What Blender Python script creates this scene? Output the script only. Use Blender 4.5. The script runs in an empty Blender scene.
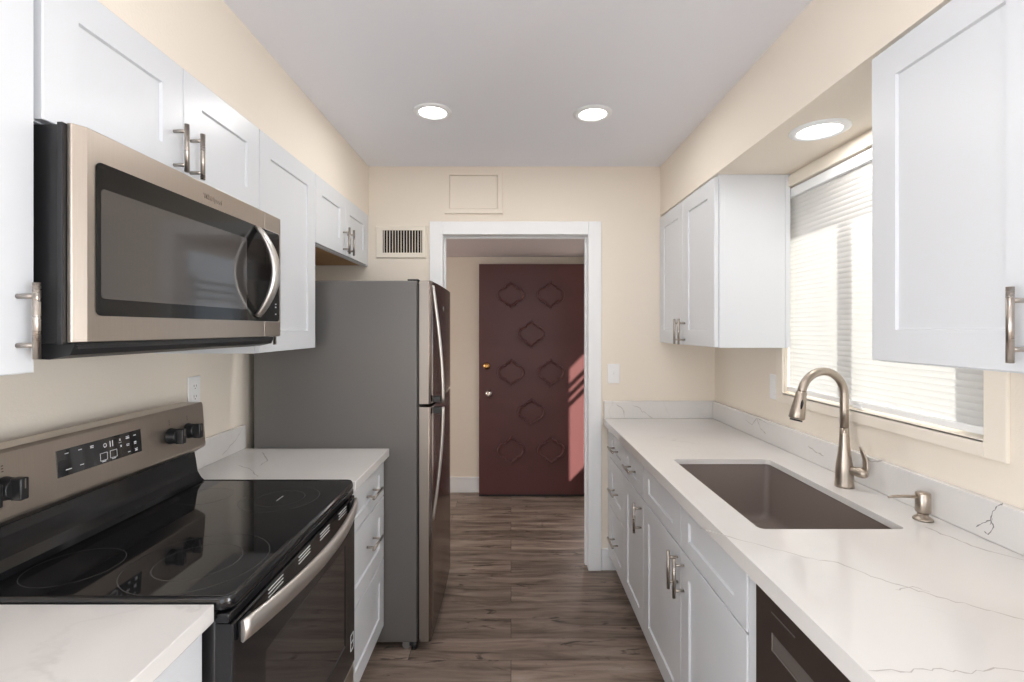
import bpy, bmesh, math, random
from mathutils import Vector, Matrix
random.seed(7)
PI = math.pi
SC = bpy.context.scene
COL = SC.collection

# ------------------------------------------------------------------ camera
F = 486.0                     # focal length in pixels of the 1024 wide frame
cam_data = bpy.data.cameras.new('camera')
cam = bpy.data.objects.new('camera', cam_data)
COL.objects.link(cam)
cam.location = (0, 0, 1.45)
cam.rotation_euler = (PI/2, 0, 0)
cam_data.sensor_width = 36.0
cam_data.lens = 36.0*F/1024.0
cam_data.shift_x = 1/1024.0
cam_data.shift_y = -12/1024.0
cam_data.clip_start = 0.02
SC.camera = cam

# ------------------------------------------------------------------ world, sun, added fill lights
world = bpy.data.worlds.new('world'); SC.world = world
world.use_nodes = True
bgn = world.node_tree.nodes['Background']
bgn.inputs[0].default_value = (0.80, 0.89, 1.0, 1)
bgn.inputs[1].default_value = 0.9

def light(name, kind, loc, energy, color=(1, 1, 1), direction=None, size=None, size_y=None, shape=None, angle=None):
    d = bpy.data.lights.new(name, kind); d.energy = energy; d.color = color
    if size is not None:
        d.shape = shape or 'RECTANGLE'; d.size = size
        if size_y: d.size_y = size_y
    if angle is not None: d.angle = angle
    o = bpy.data.objects.new(name, d); COL.objects.link(o); o.location = loc
    if direction is not None:
        o.rotation_euler = Vector(direction).to_track_quat('-Z', 'Y').to_euler()
    return o
SUN_DIR = Vector((-1, 1, -1)).normalized()
light('sun', 'SUN', (6, -2, 6), 17.0, (1.0, 0.95, 0.89), SUN_DIR, angle=0.016)
# unseen area lights added as fill, behind the camera and left of the hall
light('fill_rear', 'AREA', (0.0, -3.02, 1.35), 22, (0.90, 0.95, 1.0), (0, 1, 0.1), 2.0, 1.9)
light('fill_dining_left', 'AREA', (-3.02, -1.5, 1.15), 98, (0.92, 0.96, 1.0), (1, 0.55, 0.1), 1.8, 1.6)
light('fill_dining_right', 'AREA', (3.02, -1.5, 1.1), 118, (0.92, 0.96, 1.0), (-1, 0.55, 0.1), 1.8, 1.6)
light('fill_hall_left', 'AREA', (-3.1, 3.7, 1.3), 18, (1.0, 0.97, 0.96), (1, 0, 0), 1.0, 1.4)  # living room window made up to light the hall

SC.view_settings.view_transform = 'Standard'
SC.view_settings.look = 'None'
SC.view_settings.gamma = 1
SC.view_settings.exposure = 0.34
SC.view_settings.use_curve_mapping = False
try:
    SC.cycles.use_denoising = True
    SC.cycles.max_bounces = 10
    SC.cycles.diffuse_bounces = 8
    SC.cycles.glossy_bounces = 5
    SC.cycles.sample_clamp_indirect = 6
except Exception:
    pass

# ------------------------------------------------------------------ materials
def new_mat(name):
    m = bpy.data.materials.new(name); m.use_nodes = True
    nt = m.node_tree
    return m, nt, nt.nodes['Principled BSDF'], nt.nodes, nt.links
def srgb(r, g, b):
    f = lambda c: (c/12.92 if c <= 0.04045 else ((c+0.055)/1.055)**2.4)
    return (f(r/255), f(g/255), f(b/255), 1)
def simple(name, col, rough=0.5, metal=0.0, bump=0.0, bscale=200, spec=0.5, coat=0, var=0.0, vscale=6):
    m, nt, p, N, L = new_mat(name)
    p.inputs['Base Color'].default_value = col
    p.inputs['Roughness'].default_value = rough
    p.inputs['Metallic'].default_value = metal
    p.inputs['Specular IOR Level'].default_value = spec
    if coat: p.inputs['Coat Weight'].default_value = coat
    tc = N.new('ShaderNodeTexCoord')
    n = N.new('ShaderNodeTexNoise'); n.inputs['Scale'].default_value = vscale; n.inputs['Detail'].default_value = 4
    L.new(tc.outputs['Object'], n.inputs['Vector'])
    mr = N.new('ShaderNodeMapRange')
    mr.inputs['To Min'].default_value = max(0.0, rough-0.03); mr.inputs['To Max'].default_value = min(1, rough+0.03)
    L.new(n.outputs['Fac'], mr.inputs['Value']); L.new(mr.outputs['Result'], p.inputs['Roughness'])
    if var:
        mx = N.new('ShaderNodeMix'); mx.data_type = 'RGBA'
        mx.inputs[6].default_value = tuple(c*(1-var) for c in col[:3])+(1,)
        mx.inputs[7].default_value = tuple(min(1, c*(1+var)) for c in col[:3])+(1,)
        L.new(n.outputs['Fac'], mx.inputs[0]); L.new(mx.outputs[2], p.inputs['Base Color'])
    if bump:
        b = N.new('ShaderNodeTexNoise'); b.inputs['Scale'].default_value = bscale; b.inputs['Detail'].default_value = 3
        L.new(tc.outputs['Object'], b.inputs['Vector'])
        bp = N.new('ShaderNodeBump'); bp.inputs['Strength'].default_value = bump; bp.inputs['Distance'].default_value = 0.002
        L.new(b.outputs['Fac'], bp.inputs['Height']); L.new(bp.outputs['Normal'], p.inputs['Normal'])
    return m
def brushed(name, col, rough=0.3, axis=(1, 1, 60), var=0.12, metal=1.0):
    m, nt, p, N, L = new_mat(name)
    p.inputs['Metallic'].default_value = metal
    tc = N.new('ShaderNodeTexCoord'); mp = N.new('ShaderNodeMapping'); mp.inputs['Scale'].default_value = axis
    L.new(tc.outputs['Object'], mp.inputs['Vector'])
    n = N.new('ShaderNodeTexNoise'); n.inputs['Scale'].default_value = 12; n.inputs['Detail'].default_value = 5
    L.new(mp.outputs['Vector'], n.inputs['Vector'])
    mx = N.new('ShaderNodeMix'); mx.data_type = 'RGBA'
    mx.inputs[6].default_value = tuple(c*(1-var) for c in col[:3])+(1,)
    mx.inputs[7].default_value = tuple(min(1, c*(1+var)) for c in col[:3])+(1,)
    L.new(n.outputs['Fac'], mx.inputs[0]); L.new(mx.outputs[2], p.inputs['Base Color'])
    mr = N.new('ShaderNodeMapRange'); mr.inputs['To Min'].default_value = rough*0.85; mr.inputs['To Max'].default_value = rough*1.2
    L.new(n.outputs['Fac'], mr.inputs['Value']); L.new(mr.outputs['Result'], p.inputs['Roughness'])
    return m
def emis(name, col, s):
    m, nt, p, N, L = new_mat(name)
    p.inputs['Base Color'].default_value = (0.8, 0.8, 0.8, 1)
    p.inputs['Emission Color'].default_value = col; p.inputs['Emission Strength'].default_value = s
    return m

M = {}
M['wall'] = simple('cream_wall_paint', srgb(232, 223, 210), 0.7, bump=0.25, bscale=160, spec=0.3)
M['trimcream'] = simple('cream_trim_paint', srgb(234, 226, 213), 0.45, spec=0.4)
M['ceiling'] = simple('ceiling_paint', srgb(238, 240, 247), 0.8, bump=0.3, bscale=120, spec=0.2)
M['hallceil'] = simple('hall_ceiling_light_tint', srgb(205, 196, 198), 0.8, bump=0.3, bscale=120, spec=0.2)  # purple-grey cast of the hall light put into the colour
M['white'] = simple('white_trim_paint', srgb(236, 238, 240), 0.4, spec=0.4)
M['cab'] = simple('white_cabinet_paint', srgb(212, 215, 219), 0.32, spec=0.45, bump=0.04, bscale=60)
M['cabin'] = simple('cabinet_raw_wood', srgb(190, 150, 105), 0.6, var=0.2, vscale=8)
M['nickel'] = brushed('brushed_nickel', srgb(176, 168, 160), 0.28, (1, 1, 8))
M['faucet'] = brushed('satin_nickel', srgb(176, 165, 153), 0.33, (8, 8, 1), 0.06)
M['steel'] = brushed('stainless_steel', srgb(178, 168, 158), 0.33, (60, 1, 1), 0.08)
M['steelh'] = brushed('stainless_steel_brushed', srgb(208, 203, 197), 0.38, (1, 1, 60), 0.08)
M['steelside'] = simple('graphite_side_paint', srgb(112, 110, 108), 0.38, metal=0.35, var=0.05, vscale=3)
M['fridgedoor'] = brushed('fridge_door_steel', srgb(150, 138, 132), 0.22, (1, 1, 60), 0.06)
M['fridgeedge'] = brushed('fridge_door_edge', srgb(160, 153, 146), 0.4, (30, 30, 1), 0.05)
M['handle'] = brushed('satin_handle_steel', srgb(214, 211, 207), 0.3, (1, 1, 4), 0.04)
M['black'] = simple('black_plastic', (0.012, 0.012, 0.013, 1), 0.35)
M['blackg'] = simple('black_gloss_enamel', (0.008, 0.008, 0.009, 1), 0.12)
M['glassblack'] = simple('black_ceramic_glass', (0.010, 0.010, 0.011, 1), 0.045, spec=0.7)
M['ovenwin'] = simple('oven_window_glass', (0.022, 0.019, 0.018, 1), 0.04, spec=0.8)
M['mwglass'] = simple('microwave_black_glass', (0.010, 0.010, 0.010, 1), 0.07, spec=0.3)
M['microwin'] = simple('microwave_window_glass', (0.06, 0.055, 0.052, 1), 0.07, spec=0.7)
M['ring'] = simple('burner_ring_print', (0.09, 0.09, 0.09, 1), 0.2)
M['print'] = simple('white_print', (0.65, 0.66, 0.68, 1), 0.5)
M['darkprint'] = simple('dark_print', (0.06, 0.05, 0.05, 1), 0.5)
M['dish'] = brushed('dark_dishwasher_steel', srgb(74, 64, 60), 0.35, (1, 60, 60), 0.04, 0.6)
M['dishh'] = brushed('dishwasher_pocket_steel', srgb(122, 116, 112), 0.4, (1, 60, 60), 0.04, 0.6)
M['sink'] = simple('granite_composite_sink', srgb(126, 114, 108), 0.42, bump=0.1, bscale=500, var=0.06, vscale=400)
M['plate'] = simple('white_switch_plastic', srgb(236, 236, 236), 0.35)
M['dark'] = simple('recess_shade_black', (0.01, 0.01, 0.01, 1), 0.9)  # near-black stands in for shade inside vent and socket slots
M['door'] = simple('maroon_door_paint', srgb(88, 54, 53), 0.42, spec=0.35, bump=0.1, bscale=80, var=0.04, vscale=3)
M['brass'] = simple('brass', srgb(176, 130, 80), 0.25, metal=1)
M['chrome'] = simple('chrome', srgb(200, 190, 185), 0.18, metal=1)
M['lamp'] = emis('lamp_lens_glow', (1, 0.96, 0.9, 1), 9.0)
M['concrete'] = simple('concrete', srgb(150, 144, 136), 0.9, bump=0.3, bscale=40, var=0.1, vscale=10)
M['rubber'] = simple('grey_caster', srgb(150, 150, 150), 0.3, metal=0.6)
M['stucco'] = simple('outside_stucco', srgb(222, 212, 196), 0.9, bump=0.5, bscale=90)

def floor_mat():
    m, nt, p, N, L = new_mat('grey_brown_vinyl_planks')
    tc = N.new('ShaderNodeTexCoord')
    br = N.new('ShaderNodeTexBrick')
    br.offset = 0.37; br.offset_frequency = 2
    br.inputs['Scale'].default_value = 1; br.inputs['Mortar Size'].default_value = 0.0012
    br.inputs['Mortar Smooth'].default_value = 0.2
    br.inputs['Brick Width'].default_value = 1.22; br.inputs['Row Height'].default_value = 0.152
    br.inputs['Color1'].default_value = (0, 0, 0, 1); br.inputs['Color2'].default_value = (1, 1, 1, 1)
    br.inputs['Mortar'].default_value = (0.3, 0.3, 0.3, 1)
    L.new(tc.outputs['Object'], br.inputs['Vector'])
    # per plank offset of the grain
    sc = N.new('ShaderNodeVectorMath'); sc.operation = 'SCALE'; sc.inputs['Scale'].default_value = 7.0
    L.new(br.outputs['Color'], sc.inputs[0])
    ad = N.new('ShaderNodeVectorMath'); ad.operation = 'ADD'
    L.new(tc.outputs['Object'], ad.inputs[0]); L.new(sc.outputs[0], ad.inputs[1])
    mp = N.new('ShaderNodeMapping'); mp.inputs['Scale'].default_value = (1.1, 8.5, 1)
    L.new(ad.outputs[0], mp.inputs['Vector'])
    g = N.new('ShaderNodeTexNoise'); g.inputs['Scale'].default_value = 2.2; g.inputs['Detail'].default_value = 8
    g.inputs['Roughness'].default_value = 0.62; g.inputs['Distortion'].default_value = 0.7
    L.new(mp.outputs[0], g.inputs['Vector'])
    r = N.new('ShaderNodeValToRGB')
    e = r.color_ramp.elements
    e[0].position = 0.33; e[0].color = srgb(94, 80, 71)
    e[1].position = 0.70; e[1].color = srgb(164, 148, 136)
    x = e.new(0.5); x.color = srgb(136, 120, 108)
    L.new(g.outputs['Fac'], r.inputs['Fac'])
    # plank to plank tone
    hv = N.new('ShaderNodeHueSaturation')
    mr = N.new('ShaderNodeMapRange'); mr.inputs['To Min'].default_value = 0.74; mr.inputs['To Max'].default_value = 1.18
    L.new(br.outputs['Color'], mr.inputs['Value']); L.new(mr.outputs[0], hv.inputs['Value']); L.new(r.outputs[0], hv.inputs['Color'])
    # dark knots and cracks
    mp2 = N.new('ShaderNodeMapping'); mp2.inputs['Scale'].default_value = (2.6, 9, 1)
    L.new(ad.outputs[0], mp2.inputs['Vector'])
    k = N.new('ShaderNodeTexNoise'); k.inputs['Scale'].default_value = 1.7; k.inputs['Detail'].default_value = 6; k.inputs['Distortion'].default_value = 1.5
    L.new(mp2.outputs[0], k.inputs['Vector'])
    kr = N.new('ShaderNodeValToRGB'); kr.color_ramp.elements[0].position = 0.62; kr.color_ramp.elements[0].color = (0, 0, 0, 1)
    kr.color_ramp.elements[1].position = 0.69; kr.color_ramp.elements[1].color = (0.8, 0.8, 0.8, 1)
    L.new(k.outputs['Fac'], kr.inputs['Fac'])
    mx = N.new('ShaderNodeMix'); mx.data_type = 'RGBA'; mx.inputs[7].default_value = srgb(48, 38, 33)
    L.new(kr.outputs[0], mx.inputs[0]); L.new(hv.outputs[0], mx.inputs[6])
    mo = N.new('ShaderNodeMix'); mo.data_type = 'RGBA'; mo.inputs[7].default_value = srgb(58, 48, 42)
    L.new(br.outputs['Fac'], mo.inputs[0]); L.new(mx.outputs[2], mo.inputs[6])
    L.new(mo.outputs[2], p.inputs['Base Color'])
    p.inputs['Roughness'].default_value = 0.42; p.inputs['Specular IOR Level'].default_value = 0.4
    bp = N.new('ShaderNodeBump'); bp.inputs['Strength'].default_value = 0.15; bp.inputs['Distance'].default_value = 0.002
    L.new(g.outputs['Fac'], bp.inputs['Height']); L.new(bp.outputs[0], p.inputs['Normal'])
    return m
M['floor'] = floor_mat()

def quartz():
    m, nt, p, N, L = new_mat('white_veined_quartz')
    tc = N.new('ShaderNodeTexCoord')
    n = N.new('ShaderNodeTexNoise'); n.inputs['Scale'].default_value = 1.6; n.inputs['Detail'].default_value = 7
    n.inputs['Roughness'].default_value = 0.5; n.inputs['Distortion'].default_value = 0.3
    L.new(tc.outputs['Object'], n.inputs['Vector'])
    s = N.new('ShaderNodeMath'); s.operation = 'SUBTRACT'; s.inputs[1].default_value = 0.5
    L.new(n.outputs['Fac'], s.inputs[0])
    a = N.new('ShaderNodeMath'); a.operation = 'ABSOLUTE'; L.new(s.outputs[0], a.inputs[0])
    mr = N.new('ShaderNodeMapRange'); mr.inputs['From Min'].default_value = 0.0; mr.inputs['From Max'].default_value = 0.006
    mr.inputs['To Min'].default_value = 1; mr.inputs['To Max'].default_value = 0
    L.new(a.outputs[0], mr.inputs['Value'])
    n2 = N.new('ShaderNodeTexNoise'); n2.inputs['Scale'].default_value = 2.3; n2.inputs['Detail'].default_value = 3
    L.new(tc.outputs['Object'], n2.inputs['Vector'])
    r2 = N.new('ShaderNodeMapRange'); r2.inputs['From Min'].default_value = 0.5; r2.inputs['From Max'].default_value = 0.7
    r2.inputs['To Max'].default_value = 0.22
    L.new(n2.outputs['Fac'], r2.inputs['Value'])
    mu = N.new('ShaderNodeMath'); mu.operation = 'MULTIPLY'; L.new(mr.outputs[0], mu.inputs[0]); L.new(r2.outputs[0], mu.inputs[1])
    n3 = N.new('ShaderNodeTexNoise'); n3.inputs['Scale'].default_value = 3; n3.inputs['Detail'].default_value = 5
    L.new(tc.outputs['Object'], n3.inputs['Vector'])
    base = N.new('ShaderNodeMix'); base.data_type = 'RGBA'
    base.inputs[6].default_value = srgb(212, 209, 206); base.inputs[7].default_value = srgb(223, 221, 219)
    L.new(n3.outputs['Fac'], base.inputs[0])
    mx = N.new('ShaderNodeMix'); mx.data_type = 'RGBA'; mx.inputs[7].default_value = srgb(150, 146, 143)
    L.new(mu.outputs[0], mx.inputs[0]); L.new(base.outputs[2], mx.inputs[6])
    L.new(mx.outputs[2], p.inputs['Base Color'])
    p.inputs['Roughness'].default_value = 0.09
    return m
M['quartz'] = quartz()
M['vein'] = simple('grey_quartz_vein', srgb(186, 181, 177), 0.16, var=0.12, vscale=40)
M['veindark'] = simple('dark_quartz_vein', srgb(140, 138, 138), 0.18, var=0.2, vscale=40)

def shade_mat():
    m, nt, p, N, L = new_mat('white_translucent_shade_fabric')
    out = N['Material Output']
    d = N.new('ShaderNodeBsdfDiffuse'); d.inputs[0].default_value = (0.74, 0.72, 0.70, 1)
    t = N.new('ShaderNodeBsdfTranslucent'); t.inputs[0].default_value = (0.38, 0.377, 0.372, 1)
    tc = N.new('ShaderNodeTexCoord'); n = N.new('ShaderNodeTexNoise'); n.inputs['Scale'].default_value = 300
    L.new(tc.outputs['Object'], n.inputs['Vector'])
    bp = N.new('ShaderNodeBump'); bp.inputs['Strength'].default_value = 0.1; bp.inputs['Distance'].default_value = 0.001
    L.new(n.outputs['Fac'], bp.inputs['Height']); L.new(bp.outputs[0], d.inputs['Normal'])
    mx = N.new('ShaderNodeMixShader'); mx.inputs[0].default_value = 0.41
    L.new(d.outputs[0], mx.inputs[1]); L.new(t.outputs[0], mx.inputs[2]); L.new(mx.outputs[0], out.inputs[0])
    return m
M['shade'] = shade_mat()
def pane_mat():
    m, nt, p, N, L = new_mat('clear_window_glass')
    out = N['Material Output']
    t = N.new('ShaderNodeBsdfTransparent'); t.inputs[0].default_value = (0.96, 0.98, 0.97, 1)
    g = N.new('ShaderNodeBsdfGlossy'); g.inputs['Roughness'].default_value = 0.02
    f = N.new('ShaderNodeLayerWeight'); f.inputs['Blend'].default_value = 0.15
    mx = N.new('ShaderNodeMixShader'); L.new(f.outputs['Facing'], mx.inputs[0]); L.new(t.outputs[0], mx.inputs[1]); L.new(g.outputs[0], mx.inputs[2])
    L.new(mx.outputs[0], out.inputs[0])
    return m
M['pane'] = pane_mat()

# ------------------------------------------------------------------ helpers
class MB:
    """collects shapes and links them as one mesh object"""
    def __init__(self, *mats):
        self.bm = bmesh.new(); self.mats = list(mats)
    def mi(self, m):
        if m is None: return 0
        if m not in self.mats: self.mats.append(m)
        return self.mats.index(m)
    def box(self, x0, x1, y0, y1, z0, z1, m=None, bev=0.0, seg=2):
        x0, x1 = sorted((x0, x1)); y0, y1 = sorted((y0, y1)); z0, z1 = sorted((z0, z1))
        r = bmesh.ops.create_cube(self.bm, size=1)
        vs = r['verts']
        for v in vs:
            v.co = Vector(((x0+x1)/2+v.co.x*(x1-x0), (y0+y1)/2+v.co.y*(y1-y0), (z0+z1)/2+v.co.z*(z1-z0)))
        fs = set(f for v in vs for f in v.link_faces)
        k = self.mi(m)
        for f in fs: f.material_index = k
        if bev > 0:
            bev = min(bev, 0.45*min(x1-x0, y1-y0, z1-z0))
            es = list(set(e for v in vs for e in v.link_edges))
            rr = bmesh.ops.bevel(self.bm, geom=es, offset=bev, segments=seg, affect='EDGES', profile=0.5)
            for f in rr['faces']: f.material_index = k; f.smooth = True
    def face(self, pts, m=None, smooth=False):
        f = self.bm.faces.new([self.bm.verts.new(p) for p in pts]); f.material_index = self.mi(m); f.smooth = smooth
        return f
    def loops(self, loops, m=None, cap0=False, cap1=False, closed=True, smooth=True):
        """skin a list of equal-length point loops"""
        k = self.mi(m); L = [[self.bm.verts.new(p) for p in lp] for lp in loops]
        n = len(L[0])
        for a, b in zip(L, L[1:]):
            for i in range(n if closed else n-1):
                j = (i+1) % n
                f = self.bm.faces.new((a[i], a[j], b[j], b[i])); f.material_index = k; f.smooth = smooth
        if cap0: f = self.bm.faces.new(list(reversed(L[0]))); f.material_index = k
        if cap1: f = self.bm.faces.new(L[-1]); f.material_index = k
    def tube(self, path, rad, m=None, n=14, ell=None):
        path = [Vector(p) for p in path]
        if not isinstance(rad, (list, tuple)): rad = [rad]*len(path)
        up = None; lps = []
        for i, p in enumerate(path):
            t = (path[min(i+1, len(path)-1)]-path[max(i-1, 0)]).normalized()
            if up is None:
                up = Vector((0, 0, 1)) if abs(t.z) < 0.9 else Vector((1, 0, 0))
            a = (up - t*up.dot(t)).normalized(); b = t.cross(a); up = a
            r = rad[i]
            e = ell or (1, 1)
            lps.append([p+a*math.cos(2*PI*k/n)*r*e[0]+b*math.sin(2*PI*k/n)*r*e[1] for k in range(n)])
        self.loops(lps, m, True, True)
    def cyl(self, p0, p1, r, m=None, n=20, r2=None):
        p0, p1 = Vector(p0), Vector(p1)
        t = (p1-p0).normalized()
        up = Vector((0, 0, 1)) if abs(t.z) < 0.9 else Vector((1, 0, 0))
        a = (up-t*up.dot(t)).normalized(); b = t.cross(a)
        r2 = r if r2 is None else r2
        self.loops([[p+a*math.cos(2*PI*k/n)*q+b*math.sin(2*PI*k/n)*q for k in range(n)] for p, q in ((p0, r), (p1, r2))], m, True, True)
    def lathe(self, prof, c=(0, 0, 0), m=None, n=28, cap0=True, cap1=True):
        c = Vector(c)
        self.loops([[c+Vector((r*math.cos(2*PI*k/n), r*math.sin(2*PI*k/n), z)) for k in range(n)] for r, z in prof], m, cap0, cap1)
    def sweep(self, section, path_frames, m=None):
        self.loops([[o+a*u+b*v for u, v in section] for o, a, b in path_frames], m, True, True, smooth=False)
    def prism(self, pts2, axis, a0, a1, m=None, smooth=False):
        """pts2 polygon extruded along an axis ('x','y','z')"""
        def P(u, v, w):
            return {'x': (w, u, v), 'y': (u, w, v), 'z': (u, v, w)}[axis]
        self.loops([[P(u, v, a) for u, v in pts2] for a in (a0, a1)], m, True, True, smooth=smooth)
    def build(self, name, parent=None, bevel=0.0, smooth_angle=None):
        bmesh.ops.recalc_face_normals(self.bm, faces=self.bm.faces)
        me = bpy.data.meshes.new(name); self.bm.to_mesh(me); self.bm.free()
        for m in self.mats: me.materials.append(m)
        o = bpy.data.objects.new(name, me); COL.objects.link(o)
        if parent: o.parent = parent
        if bevel:
            md = o.modifiers.new('bevel', 'BEVEL'); md.width = bevel; md.segments = 2; md.limit_method = 'ANGLE'; md.angle_limit = 0.6
            md.harden_normals = False
        return o

def empty(name, loc=(0, 0, 0), rz=0, label=None, cat=None, group=None):
    o = bpy.data.objects.new(name, None); COL.objects.link(o)
    o.location = loc; o.rotation_euler = (0, 0, rz); o.empty_display_size = 0.1
    tag(o, label, cat, group)
    return o
def tag(o, label=None, cat=None, group=None, kind=None):
    if label: o['label'] = label
    if cat: o['category'] = cat
    if group: o['group'] = group
    if kind: o['kind'] = kind
    return o
def struct(name, mb, bevel=0.0, parent=None):
    o = mb.build(name, parent, bevel)
    if not parent: o['kind'] = 'structure'
    return o
def copy_tree(o, parent=None):
    c = o.copy(); COL.objects.link(c); c.parent = parent
    for ch in list(o.children): copy_tree(ch, c)
    return c
def text_part(txt, size, name, parent, mat, loc, rot, extrude=0.0008, sx=1.0, align='CENTER'):
    cu = bpy.data.curves.new(name, 'FONT'); cu.body = txt; cu.size = size; cu.extrude = extrude
    cu.align_x = align; cu.align_y = 'CENTER'
    t = bpy.data.objects.new(name, cu); COL.objects.link(t)
    dg = bpy.context.evaluated_depsgraph_get()
    me = bpy.data.meshes.new_from_object(t.evaluated_get(dg))
    bpy.data.objects.remove(t)
    me.materials.clear(); me.materials.append(mat)
    o = bpy.data.objects.new(name, me); COL.objects.link(o); o.parent = parent
    o.location = loc; o.rotation_euler = rot; o.scale = (sx, 1, 1)
    return o

# ------------------------------------------------------------------ room dimensions
XL, XR, YB, YN, ZC = -1.21, 1.23, 2.93, -0.05, 2.43
DX, YD = 2.9, -2.9            # room behind the camera, widened for the fill lights: half width, far side
SXL, SXR, ZS = -0.858, 0.90, 2.132
YH, ZH = 4.32, 2.09          # far hall wall, hall ceiling
OX0, OX1, OZ = -0.41, 0.464, 2.017   # doorway opening

# ------------------------------------------------------------------ floor, ceiling, walls
b = MB(M['floor']); b.box(-3.2, XR+0.15, YN, YH+0.12, -0.06, 0); b.box(-DX-.12, DX+.12, YD-.12, YN, -0.06, 0); struct('floor', b)
b = MB(M['ceiling']); b.box(XL-0.12, XR+0.15, YN, YB+0.12, ZC, ZC+0.08); b.box(-DX-.12, DX+.12, YD-.12, YN, ZC, ZC+0.08); struct('ceiling', b)
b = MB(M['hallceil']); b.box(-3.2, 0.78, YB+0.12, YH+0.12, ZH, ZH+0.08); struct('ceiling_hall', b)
b = MB(M['wall']); b.box(XL-0.12, XL, YN, YB+0.12, 0, ZC); struct('wall_left', b)
b = MB(M['wall']); b.box(XL, SXL, YN, YB, ZS, ZC); struct('wall_soffit_left', b)
b = MB(M['wall']); b.box(SXR, XR, YN, YB, ZS, ZC); struct('wall_soffit_right', b)
# right wall with the window opening
WY0, WY1, WZ0, WZ1 = 1.255, 2.185, 1.163, 2.075
b = MB(M['wall'])
b.box(XR, XR+0.105, YN, WY0, 0, ZC); b.box(XR, XR+0.105, WY1, YB+0.12, 0, ZC)
b.box(XR, XR+0.105, WY0, WY1, 0, WZ0); b.box(XR, XR+0.105, WY0, WY1, WZ1, ZC)
struct('wall_right', b)
b = MB(M['wall'])
b.box(XL, OX0-0.015, YB, YB+0.12, 0, ZC); b.box(OX1+0.015, XR, YB, YB+0.12, 0, ZC); b.box(OX0-0.015, OX1+0.015, YB, YB+0.12, OZ+0.015, ZC)
struct('wall_back', b)
# room behind the camera, widened; three made-up windows house the fill lights
b = MB(M['wall']); b.box(-DX, XL-0.12, YN, YN+0.12, 0, ZC); struct('wall_front_left', b)
b = MB(M['wall']); b.box(XR+0.15, DX, YN, YN+0.12, 0, ZC); struct('wall_front_right', b)
def window_wall(name, wname, T, half, wc, ww, wz0, wz1):
    # T maps (along, across, z) to the room
    b = MB(M['wall'])
    def bx(m, a0, a1, c0, c1, z0, z1):
        p, q = T(a0, c0), T(a1, c1); m.box(p[0], q[0], p[1], q[1], z0, z1)
    a, c = wc-ww/2, wc+ww/2
    bx(b, -half[0], a, 0, 0.12, 0, ZC); bx(b, c, half[1], 0, 0.12, 0, ZC); bx(b, a, c, 0, 0.12, 0, wz0); bx(b, a, c, 0, 0.12, wz1, ZC)
    struct(name, b)
    b = MB(M['white'])
    bx(b, a, a+0.05, 0.03, 0.09, wz0, wz1); bx(b, c-0.05, c, 0.03, 0.09, wz0, wz1); bx(b, wc-0.02, wc+0.02, 0.03, 0.09, wz0+.05, wz1-.05)
    bx(b, a+0.05, c-0.05, 0.03, 0.09, wz0, wz0+0.05); bx(b, a+0.05, c-0.05, 0.03, 0.09, wz1-0.05, wz1)
    struct(wname, b)
window_wall('wall_rear', 'fill_window_2', lambda a, c: (a, YD-c), (DX, DX), 0, 2.0, 0.4, 2.3)
window_wall('wall_dining_left', 'fill_window_3', lambda a, c: (-DX-c, a), (-YD, YN+0.12), -1.5, 1.8, 0.5, 2.1)
window_wall('wall_dining_right', 'fill_window_4', lambda a, c: (DX+c, a), (-YD, YN+0.12), -1.5, 1.8, 0.5, 2.1)
# hall
b = MB(M['wall']); b.box(-3.2, 0.78, YH, YH+0.12, 0, ZH+0.08); struct('wall_hall_back', b)
b = MB(M['wall']); b.box(-3.2, XL-0.12, YB, YB+0.12, 0, ZH+0.08); struct('wall_hall_front', b)
b = MB(M['wall'])
b.box(0.66, 0.78, YB+0.12, 3.29, 0, ZH); b.box(0.66, 0.78, 3.29, YH, 2.045, ZH)
struct('wall_hall_right', b)
b = MB(M['white'])  # frame of the entry doorway, sunlit on its hinge side
b.box(0.645, 0.79, 3.25, 3.29, 0, 2.045); b.box(0.645, 0.79, YH-0.055, YH-0.001, 0, 2.045); b.box(0.645, 0.79, 3.25, YH-0.001, 2.03, 2.06)
struct('trim_2', b, 0.002)
b = MB(M['wall']); b.box(-3.32, -3.2, YB, 3.2, 0, ZH); b.box(-3.32, -3.2, 4.2, YH, 0, ZH); b.box(-3.32, -3.2, 3.2, 4.2, 0, 0.6); b.box(-3.32, -3.2, 3.2, 4.2, 2.0, ZH)
struct('wall_hall_left', b)
# outside: wing wall shaped to cut the sun, porch eave, ground
b = MB(M['stucco']); b.box(XR+0.05, XR+0.15, YB+0.12, 3.325, 0, 2.5); b.box(0.78, XR+0.15, YB+0.121, YB+0.22, 0, 2.5); struct('wall_wing_sun_cut', b)  # unseen wing, its end placed to cut the sun patch on the door
b = MB(M['white']); b.box(XR+0.106, 1.80, 0.08, 3.16, 2.40, 2.52); b.box(0.785, 1.80, 3.16, 5.6, 2.40, 2.52); struct('trim_eave', b)  # eave continued over the alcove to block stray sun
b = MB(M['concrete']); b.box(XR+0.106, 12, 0.08, 10, -0.2, -0.08); b.box(3.1, 12, -9, 0.08, -0.2, -0.08); b.box(0.79, 1.38, YB+0.3, 7, -0.2, -0.02); struct('ground', b)
b = MB(M['stucco']); b.box(1.45, 1.55, 2.6, 5.4, -0.08, 1.08); struct('wall_porch_sun_cut', b)  # unseen low wall added to bound the sun patch from below
b = MB(M['black'])
for z in (1.74, 1.82, 1.90): b.box(1.445, 1.475, 2.6, 5.4, z, z+0.022)
for y in (2.61, 4.6, 5.36): b.box(1.445, 1.475, y, y+0.03, 1.081, 1.99)
struct('trim_sun_stripe_rail', b)  # unseen bars added to stripe the sun patch on the door

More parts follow.
